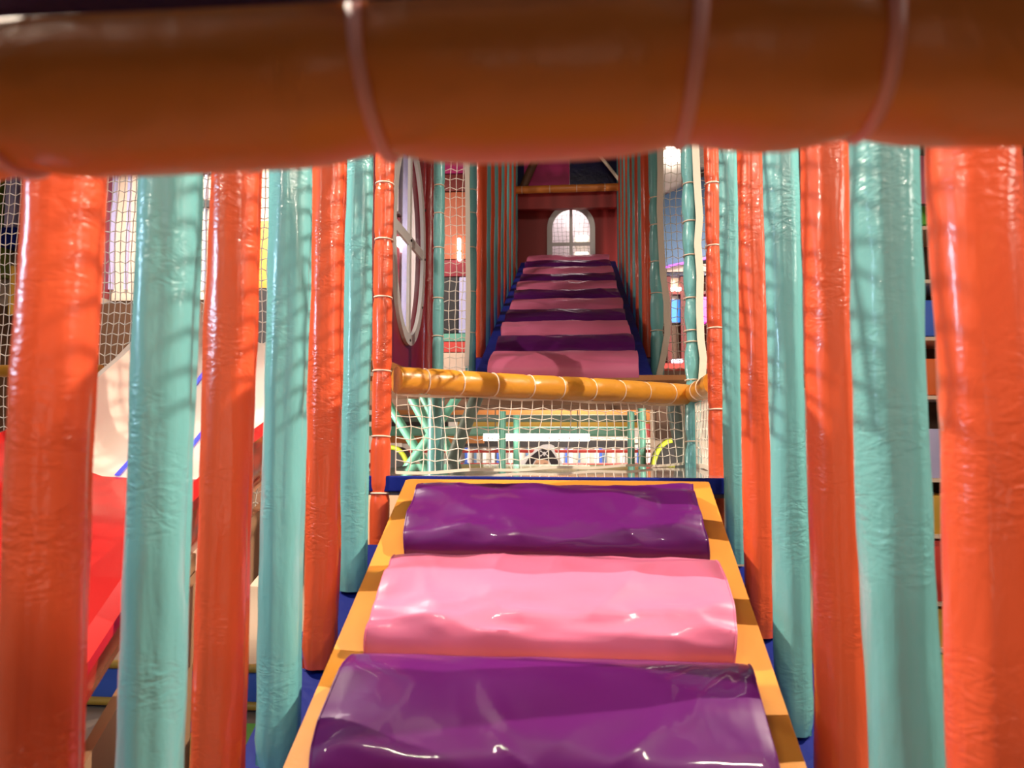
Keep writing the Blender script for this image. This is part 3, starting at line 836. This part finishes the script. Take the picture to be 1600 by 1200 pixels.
# far room: ceiling boards, pipes, lamp
BACKS[:] = []
for nm_, pxa_, pxb_ in (('partition_left', 535, 560), ('partition_right', 1180, 1210)):
    a_ = atY(pxa_, 600, 11.0).x; b_ = atY(pxb_, 600, 11.0).x
    struct(nm_, box(new(), (min(a_, b_), 9.9, 0), (max(a_, b_), 13.9, 2.6)), 'paper_grey')
bg('ceiling_beam', 560, 618, 1180, 656, 12.5, 'plywood', 'brown wooden ceiling beam far under the upper deck', 'beam', th=0.3)
bg('pipe', 558, 648, 1010, 659, 11.4, 'grey_steel', 'dark grey pipe running under the far brown beam', 'pipe', th=0.08, bev=0.02)
bg('ceiling_beam', 715, 657, 1180, 668, 11.8, 'gold', 'narrow tan beam above the long tube lamp', 'beam', th=0.2)
bg('pipe', 557, 667, 985, 681, 11.2, 'teal_steel', 'teal pipe just above the long tube lamp', 'pipe', th=0.08, bev=0.03)
bg('red_valance', 1005, 662, 1110, 684, 10.0, 'red_plain', 'red cloth valance above the lime arch', 'valance', th=0.06)
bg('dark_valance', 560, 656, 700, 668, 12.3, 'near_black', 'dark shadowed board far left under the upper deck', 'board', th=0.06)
bg('orange_board', 560, 669, 756, 692, 12.4, 'plywood', 'orange-brown board left of the long tube lamp', 'board', th=0.06)
a = atY(756, 683, 9.6); b = atY(921, 683, 9.6)
t = thing('tube_lamp', 'long glowing white tube lamp behind the net under the upper deck', 'lamp', ((a.x + b.x) / 2, 9.6, a.z))
put('tube', tube(new(), [(a.x, 9.6, a.z), (b.x, 9.6, a.z)], 0.045, 16), 'lamp_white', t)
for x in (a.x + 0.15, b.x - 0.15):
    put('hanger', tube(new(), [(x, 9.6, a.z + 0.04), (x, 9.6, a.z + 1.2)], 0.008, 6), 'grey_steel', t)
# shelves of the far wall
t = thing('shelf_wall', 'long grey-white shelving with blue dividers far behind the net', 'shelving', (0, 14.0, 0))
put('carcass', bgbox(560, 693, 1180, 792, 14.0, 0.4), 'paper_grey', t, smooth=False)
put('top_board', bgbox(560, 684, 1180, 693, 14.0, 0.42), 'beige', t, smooth=False)
put('recess_shade', bgbox(720, 688, 985, 698, 13.96, 0.03), 'near_black', t, smooth=False)  # flat black strip on the shelf front, painted as a recess's shade
for px in (726, 776, 883, 937, 996, 1022):
    put('divider', bgbox(px, 700, px + 4, 735, 13.9, 0.1), 'blue_plain', t, smooth=False, label='blue divider')
for q in range(26):
    px = 700 + q * 13.5
    put('file_spine', bgbox(px, 701, px + 4 + (q % 3), 735, 13.95, 0.05), 'white_plain' if q % 3 else 'bluegrey', t, smooth=False)
for py, w, lab in ((705, 5, 'upper red padded rail in front of the far shelves'), (728, 9, 'lower red padded rail in front of the far shelves')):
    p = atY(560, py, 10.6); q = atY(1140, py, 10.6)
    solo('barrier_rail', tube(new(), [p, q], w / FPX * 10.6 / 2, 12), 'red_plain', lab, 'rail', tuple(p), 'red rails of the far room')
for px, lab in ((600, 'left upright of the red rails far behind the net'), (1140, 'right upright of the red rails far behind the net')):
    p = atY(px, 705, 10.6)
    solo('rail_upright', tube(new(), [(p.x, 10.66, 0), (p.x, 10.66, p.z + 0.05)], 0.03, 10), 'red_plain', lab, 'post', (p.x, 10.66, 0))
# pirate cutout board
YP = 8.4
def pirate():
    o = atY(846, 742, YP)
    S = YP / FPX
    def P(px, py, dy=0.0):
        q = atY(px, py, YP); return (q.x, YP + dy, q.z)
    t = thing('cutout_sign', 'white edged cutout board of a pirate face in a black hat behind the net', 'sign', (o.x, YP, 0))
    outl = [(818, 745), (812, 735), (813, 723), (820, 714), (832, 707), (838, 700), (848, 695), (860, 694), (866, 697), (866, 703), (870, 712), (878, 722), (880, 732), (876, 738), (870, 745)]
    put('board', prism(new(), [P(x, y) for x, y in outl], (0, 0.03, 0)), 'white_plain', t, smooth=False)
    hat = [(818, 729), (826, 716), (838, 706), (848, 701), (860, 702), (867, 712), (874, 724), (876, 733), (866, 735), (858, 720), (846, 717), (836, 719), (828, 733)]
    put('hat', prism(new(), [P(x, y, -0.004) for x, y in hat], (0, 0.0035, 0)), 'hat_black', t, smooth=False)
    face = [(832, 738), (834, 726), (838, 719), (847, 717), (856, 720), (860, 728), (860, 740), (846, 744)]
    put('face', prism(new(), [P(x, y, -0.008) for x, y in face], (0, 0.0035, 0)), 'skin', t, smooth=False)
    for nm, x, y, w, h in (('eye', 840, 728, 2.2, 2.6), ('eye', 851, 728, 2.2, 2.6), ('eyebrow', 839.5, 724, 5, 1), ('eyebrow', 852, 724, 5, 1), ('mouth', 846, 737, 5, 1)):
        put(nm, prism(new(), [P(x - w / 2, y + h / 2, -0.011), P(x + w / 2, y + h / 2, -0.011), P(x + w / 2, y - h / 2, -0.011), P(x - w / 2, y - h / 2, -0.011)], (0, 0.0025, 0)), 'hat_black', t, smooth=False)
    bm = new()
    cx_, cy_ = 850.5, 708.5
    def disc(x, y, rx, ry_):
        prism(bm, [P(x + rx * math.cos(2 * PI * k / 12), y + ry_ * math.sin(2 * PI * k / 12), -0.008) for k in range(12)], (0, 0.0035, 0))
    disc(cx_, cy_, 2.8, 2.6); disc(cx_, cy_ + 2.6, 1.5, 1.3)
    for sx, sy in ((-1, -1), (1, -1), (-1, 1), (1, 1)):
        disc(cx_ + sx * 5.5, cy_ + sy * 3.6, 1.2, 1.2)
    for s in (1, -1):
        prism(bm, [P(cx_ - 5, cy_ - s * 3.2 - .6, -0.007), P(cx_ - 5, cy_ - s * 3.2 + .6, -0.007), P(cx_ + 5, cy_ + s * 3.2 + .6, -0.007), P(cx_ + 5, cy_ + s * 3.2 - .6, -0.007)], (0, 0.0025, 0))
    put('skull_and_crossbones', bm, 'white_plain', t, smooth=False)
    zt = atY(846, 735, YP).z
    put('stand', box(new(), (o.x - 0.03, YP + 0.031, 0.0), (o.x + 0.03, YP + 0.06, zt)), 'tan', t, smooth=False)
pirate()
# lime arches
def lime_arch(pc, ptop, pbot, rpx, Y, lab):
    c = atY(pc, pbot, Y); topp = atY(pc, ptop, Y); r = rpx / FPX * Y
    t = thing('tunnel_arch', lab, 'arch', (c.x, Y, 0), 'lime arches under the deck')
    H = topp.z - c.z
    pts = [(c.x - r, Y, 0.0)] + [(c.x - r * math.cos(PI * k / 16), Y, c.z + H * math.sin(PI * k / 16)) for k in range(17)] + [(c.x + r, Y, 0.0)]
    put('lime_hoop', tube(new(), pts, 0.024, 10), 'lime', t)
    put('opening_shade', prism(new(), [(x, Y + 0.03, z) for x, _, z in pts], (0, 0.3, 0)), 'near_black', t, smooth=False, label='black block standing in for the shade inside the tunnel')  # solid black block stands in for the tunnel's inner shade
lime_arch(1052, 688, 738, 31, 7.2, 'lime green hooped tunnel mouth low on the right behind the net')
lime_arch(612, 699, 740, 26, 7.2, 'lime green hooped tunnel mouth low on the left behind the net')
pl = atY(700, 741, 6.4)
t = solo('play_plinth', box(new(), (-2.2, 6.3, 0), (0.9, 6.9, pl.z), 0.02), 'tan', 'low tan padded plinth just beyond the landing behind the net', 'plinth', (-0.6, 6.6, 0))
for px, m, rr, lab in ((646, 'lavender', 0.045, 'small lilac ball on the tan plinth behind the net'), (704, 'red_plain', 0.05, 'small red ball on the tan plinth behind the net'), (729, 'blue_plain', 0.05, 'small blue ball on the tan plinth behind the net')):
    x = atY(px, 738, 6.45).x
    bm = new(); bmesh.ops.create_uvsphere(bm, u_segments=16, v_segments=10, radius=rr)
    bm.transform(Matrix.Translation((x, 6.45, pl.z + rr)))
    solo('ball', bm, m, lab, 'ball', (x, 6.45, pl.z), 'balls on the plinth')

# ------------------------------------------------------------------ right side behind the net
YB = 9.7
BACKS[:] = [YB + 0.25]
struct('wall_booth', bgbox(1025, -260, 1180, 1500, YB + 0.25, 0.05), 'beige')
REACH = {}
bg('lit_board', 1036, 236, 1064, 302, YB, 'pale_wall', 'pale wall panel below the bright lamp high at the right', 'panel')
bg('pale_board', 1065, 200, 1130, 262, YB, 'pale_wall', 'pale wall panel high at the right beside the tied orange post', 'panel')
bg('ceiling_lamp', 1041, 228, 1061, 248, YB - 0.12, 'lamp_white', 'bright square lamp just under the beam at the right', 'lamp', th=0.06)
bm = new()
q = [atY(1036, 306, YB - 0.1), atY(1128, 262, YB - 0.1), atY(1128, 398, YB - 0.1), atY(1036, 416, YB - 0.1)]
prism(bm, q, (0, 0.34, 0))
solo('sloping_board', bm, 'bluegrey', 'blue-grey board with slanted edges behind the right net', 'board', tuple(q[3]), smooth=False)
bm = new(); prism(bm, [atY(1036, 416, YB - 0.15), atY(1128, 396, YB - 0.15), atY(1128, 399, YB - 0.15), atY(1036, 419, YB - 0.15)], (0, 0.048, 0))
solo('led_strip', bm, 'led_purple', 'purple light strip under the blue-grey board at the right', 'light strip', tuple(atY(1036, 418, YB - .15)), smooth=False)
bg('cream_fascia', 1036, 412, 1130, 425, YB + .02, 'beige', 'cream fascia below the purple light strip', 'fascia')
bg('navy_band', 1036, 425, 1130, 431, YB - 0.02, 'navy_vinyl', 'navy band below the cream fascia at the right', 'band')
bg('booth_wall', 1036, 432, 1130, 505, YB + 0.12, 'beige', 'beige booth wall behind the right net', 'wall')
bg('booth_plinth', 1026, 506, 1178, 688, YB + 0.1, 'dark_wood', 'dark brown lower booth front behind the right net', 'wall')
for px, w, lab in ((1043, 5, 'dark red booth upright next to the farther right teal post'), (1065, 6, 'dark red booth upright between the two right teal posts'), (1105, 6, 'dark red booth upright beside the tied orange post')):
    bg('booth_upright', px, 432, px + w, 570, YB - 0.01, 'dark_red', lab, 'upright', group='dark red booth uprights')
bg('crossbar', 1036, 454, 1130, 460, YB, 'dark_red', 'dark red crossbar over the blue poster', 'bar', th=0.04)
bg('poster', 1049, 468, 1064, 503, YB + 0.08, 'screen_blue', 'bright blue lit poster behind the right net', 'poster', th=0.03)
bg('lit_poster', 1096, 464, 1112, 503, YB - 0.06, 'screen_pink', 'bright pink lit poster beside the tied orange post', 'poster', th=0.03)
bg('spot_lamp', 1049, 449, 1064, 454, YB - 0.04, 'lamp_white', 'row of small white spot lamps above the blue poster', 'lamp', th=0.03)
bg('light_screen', 1050, 561, 1067, 566, YB - 0.1, 'screen_white', 'small white glowing screen low behind the right net', 'screen', th=0.03)
bg('red_ledge', 1036, 567, 1130, 576, YB - 0.2, 'red_plain', 'red ledge low behind the right net', 'ledge', th=0.2)

# ------------------------------------------------------------------ right side toy shelf seen between near columns
YS = 4.2
t = thing('toy_shelf', 'tall white-edged toy shelf seen past the nearest right columns', 'shelf', (atY(1520, 600, YS).x, YS, 0))
xa, xb = atY(1405, 600, YS).x, atY(1680, 600, YS).x
put('back_panel', box(new(), (xa, YS + 0.4, 0), (xb, YS + 0.43, atY(1500, 300, YS).z)), 'dark_wood', t, smooth=False)
shelf_py = [352, 436, 526, 618, 748, 836, 942, 1014, 1112]
for py in shelf_py:
    z = atY(1500, py, YS).z
    put('shelf_board', box(new(), (xa, YS, z - 0.02), (xb, YS + 0.4, z)), 'beige', t, smooth=False)
for x in (xa - 0.03, xb):
    put('side_board', box(new(), (x, YS, 0), (x + 0.03, YS + 0.43, atY(1500, 300, YS).z)), 'tan', t, smooth=False)
bins = [(352, 320, 'green', 'green'), (526, 468, 'blue_plain', 'blue'), (618, 560, 'orange_plain', 'orange'), (748, 670, 'lavender', 'lilac'), (836, 775, 'gold', 'ochre'), (942, 845, 'red_plain', 'red'), (1014, 952, 'gold', 'yellow'), (1112, 1022, 'lime', 'lime'), (1200, 1122, 'white_plain', 'white')]
for pb, ptp, m, cn in bins:
    for pxa, pxb, sd in ((1425, 1500, 'left'), (1520, 1660, 'right')):
        a = atY(pxa, pb, YS + 0.03); b = atY(pxb, ptp, YS + 0.03)
        mm = m
        cc = cn
        if sd == 'right' and cn == 'orange': mm, cc = 'pink_plain', 'pink'
        solo('storage_bin', box(new(), (a.x, YS + 0.03, max(a.z + 0.002, 0.0)), (b.x, YS + 0.35, b.z), 0.01), mm,
             '%s storage bin on the toy shelf, %s' % (cc, 'beside the nearest teal column at the right' if sd == 'left' else 'beyond the nearest orange column at the right edge'), 'bin', (a.x, YS, a.z), 'bins on the toy shelf')
pa = [atY(1400, 318, YS - 0.2), atY(1720, 318, YS - 0.2), atY(1720, 190, YS - 0.2), atY(1400, 190, YS - 0.2)]
bm = new(); prism(bm, [pa[0], pa[1], pa[2] + Vector((0, 0.5, 0)), pa[3] + Vector((0, 0.5, 0))], (0, 0.03, 0.02))
solo('toy_canopy', bm, 'pink_plain', 'pink canopy above the toy shelf in the upper right', 'canopy', tuple(pa[0]), smooth=False)

# ------------------------------------------------------------------ left side: slide
XS0, XS1 = -2.16, -1.12
path = [(0.85, 0.06), (1.2, 0.22), (1.58, 0.50), (2.1, 0.88), (2.5, 1.05), (2.9, 1.18), (3.3, 1.44), (3.7, 1.75), (3.95, 1.87)]
def trough(i0, i1, lip_scale, th=0.03):
    bm = new()
    xs = []
    NS = 18
    # cross-section: left lip, wall, rounded bottom, wall, right lip
    prof = [(-0.5, 0.27), (-0.455, 0.285), (-0.44, 0.25), (-0.42, 0.12), (-0.37, 0.03), (-0.28, 0.0), (0.0, -0.015), (0.28, 0.0), (0.37, 0.03), (0.42, 0.12), (0.44, 0.25), (0.455, 0.285), (0.5, 0.27)]
    back = [(0.5, 0.24), (0.475, 0.24), (0.455, 0.10), (0.39, -0.01), (0.28, -0.04), (0.0, -0.055), (-0.28, -0.04), (-0.39, -0.01), (-0.455, 0.10), (-0.475, 0.24), (-0.5, 0.24)]
    full = prof + back
    w = (XS1 - XS0); cx_ = (XS0 + XS1) / 2
    rows = []
    P_ = []
    for i in range(i0, i1):
        for k in range(4):
            f = k / 4
            P_.append((path[i][0] * (1 - f) + path[i + 1][0] * f, path[i][1] * (1 - f) + path[i + 1][1] * f, i + f))
    P_.append((path[i1][0], path[i1][1], i1))
    for y, z, q in P_:
        rows.append([bm.verts.new((cx_ + u * w, y, z + v * lip_scale(q))) for u, v in full])
    n = len(full)
    for A_, B_ in zip(rows, rows[1:]):
        for k in range(n):
            bm.faces.new((A_[k], A_[(k + 1) % n], B_[(k + 1) % n], B_[k]))
    bm.faces.new(rows[0]); bm.faces.new(rows[-1])
    return bm
t = thing('slide', 'red and white moulded slide running down beside the left columns', 'slide', ((XS0 + XS1) / 2, 2.0, 0))
put('red_chute', trough(0, 5, lambda q: 1.0), 'red_gel', t, label='glossy red lower chute')
put('white_chute', trough(5, 8, lambda q: 1.0), 'white_gel', t, label='glossy white upper chute')
wS, cS = XS1 - XS0, (XS0 + XS1) / 2
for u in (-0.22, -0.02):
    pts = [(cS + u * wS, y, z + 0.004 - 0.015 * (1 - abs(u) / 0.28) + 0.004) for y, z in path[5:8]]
    put('reflection_line', ribbon(new(), pts, 0.02, (1, 0, 0), 0.003), 'blue_reflection', t, label='thin blue line painted as a reflection')  # reflected light on the chute built as faintly glowing ribbons
bm = new()
sk = [(y, z) for y, z in path[1:6]]
prism(bm, [(XS1 - 0.07, y, z - 0.03) for y, z in sk] + [(XS1 - 0.07, y, max(0.002, z - 0.27)) for y, z in sk[::-1]], (0.03, 0, 0))
put('side_skirt', bm, 'tan', t, smooth=False, label='tan side board under the chute')
for x in (XS0 + 0.12, XS1 - 0.12):
    put('support_leg', tube(new(), [(x, 2.3, 0), (x, 2.3, 0.97)], 0.03, 12), 'tan', t)
    put('support_leg', tube(new(), [(x, 3.5, 0), (x, 3.5, 1.6)], 0.03, 12), 'tan', t)
# net, facade and boards behind the slide
net_thing('white safety net behind the white slide on the far left', (-3.9, 4.12, 0.9), (-1.5, 4.12, 0.9), (-1.5, 4.12, 3.6), (-3.9, 4.12, 3.6), cell=0.035, vstretch=1.75, borders=(), r=0.0034)
p = atY(-60, 580, 4.09); q = atY(40, 580, 3.45)
tied_rail('padded_rail', (-3.9, 4.08, p.z), (-2.75, 4.08, p.z), 0.035, [0.3, 0.6, 0.85], 'yellow_vinyl', 'yellow padded rail crossing the net at the far left edge', 'rail', seed=1.0)
YF = 6.4
BACKS[:] = [YF]
struct('wall_shop', bgbox(-300, -100, 442, 1100, YF + 0.1, 0.05), 'beige')
bg('beige_facade', 174, 120, 440, 470, YF, 'beige', 'beige boarded shop front behind the left net', 'facade', th=0.09)
bg('brown_plinth', -120, 471, 440, 800, YF - 0.1, 'dark_wood', 'dark brown boarded plinth below the beige shop front', 'plinth', th=0.2)
bg('crimson_pilaster', 158, 120, 173, 465, YF - 0.12, 'crimson_panel', 'crimson pilaster beside the nearest orange column on the left', 'pilaster', th=0.2)
for px, w, lab in ((175, 5, 'lilac strip next to the crimson pilaster'), (197, 8, 'lilac strip in the middle of the beige shop front'), (318, 6, 'lilac strip behind the second left teal column gap')):
    bg('lilac_strip', px, 150, px + w, 452, YF - 0.03, 'lavender', lab, 'strip', th=0.03, group='lilac strips on the shop front')
bg('dark_band', 300, 262, 345, 272, YF - 0.04, 'near_black', 'upper dark band across the shop front', 'band', th=0.03)
bg('dark_band', 300, 312, 345, 324, YF - 0.04, 'near_black', 'lower dark band across the shop front', 'band', th=0.03)
bg('teal_shutter', 323, 325, 342, 446, YF - 0.05, 'teal_vinyl', 'teal shutter strip below the lower dark band', 'shutter', th=0.03)
bg('gold_board', 396, 345, 420, 450, YF - 0.05, 'gold', 'gold panel in the gap beside the third left teal column', 'panel', th=0.03)
bg('black_board', 396, 450, 420, 548, YF - 0.14, 'near_black', 'black panel below the gold panel', 'panel', th=0.03)
bg('olive_board', -80, 120, 6, 430, YF - 0.2, 'olive', 'olive green board at the far left edge', 'board', th=0.05)
bg('lilac_window', 6, 262, 24, 355, YF - 0.2, 'lavender', 'lilac lit window pane at the far left edge', 'window pane', th=0.05)
bg('navy_board', 0, 355, 24, 385, YF - 0.2, 'blue_vinyl', 'navy board below the lilac pane at the far left', 'board', th=0.05)
bg('crimson_board', 24, 200, 40, 470, YF - 0.22, 'crimson_panel', 'crimson board left of the nearest orange column', 'board', th=0.05)
bg('wood_batten', 12, 415, 20, 492, YF - 0.25, 'gold', 'light wooden batten on dark boards at the far left', 'batten', th=0.04)
# floor mats and low barrier at the lower left
mats = [('lime', 'lime'), ('pink_plain', 'pink'), ('blue_plain', 'blue'), ('lime', 'yellow-green'), ('green', 'green'), ('pink_plain', 'rosy pink')]
posn = [('nearest the slide foot', (-1.9, 2.55)), ('behind the nearest lime one', (-1.9, 2.90)), ('just before the blue barrier', (-1.9, 3.25)), ('right of the pink one', (-1.55, 2.9)), ('right of the blue one', (-1.55, 3.25)), ('beside the lime one', (-1.55, 2.55))]
for (m, cn), (pl_, (x, y)) in zip(mats, posn):
    solo('play_mat', box(new(), (x - 0.172, y - 0.172, 0), (x + 0.172, y + 0.172, 0.015), 0.003), m, '%s foam floor mat %s' % (cn, pl_), 'mat', (x, y, 0), 'foam mats on the floor', smooth=False)
t = thing('padded_barrier', 'low blue padded barrier with yellow rails beyond the floor mats', 'barrier', (-1.8, 3.7, 0))
put('pad', box(new(), (-2.6, 3.60, 0), (-1.2, 3.68, 0.20), 0.01), 'blue_plain', t)
for z in (0.03, 0.21):
    put('rail', tube(new(), [(-2.6, 3.59, z), (-1.2, 3.59, z)], 0.02, 10), 'gold', t, label='yellow rail')
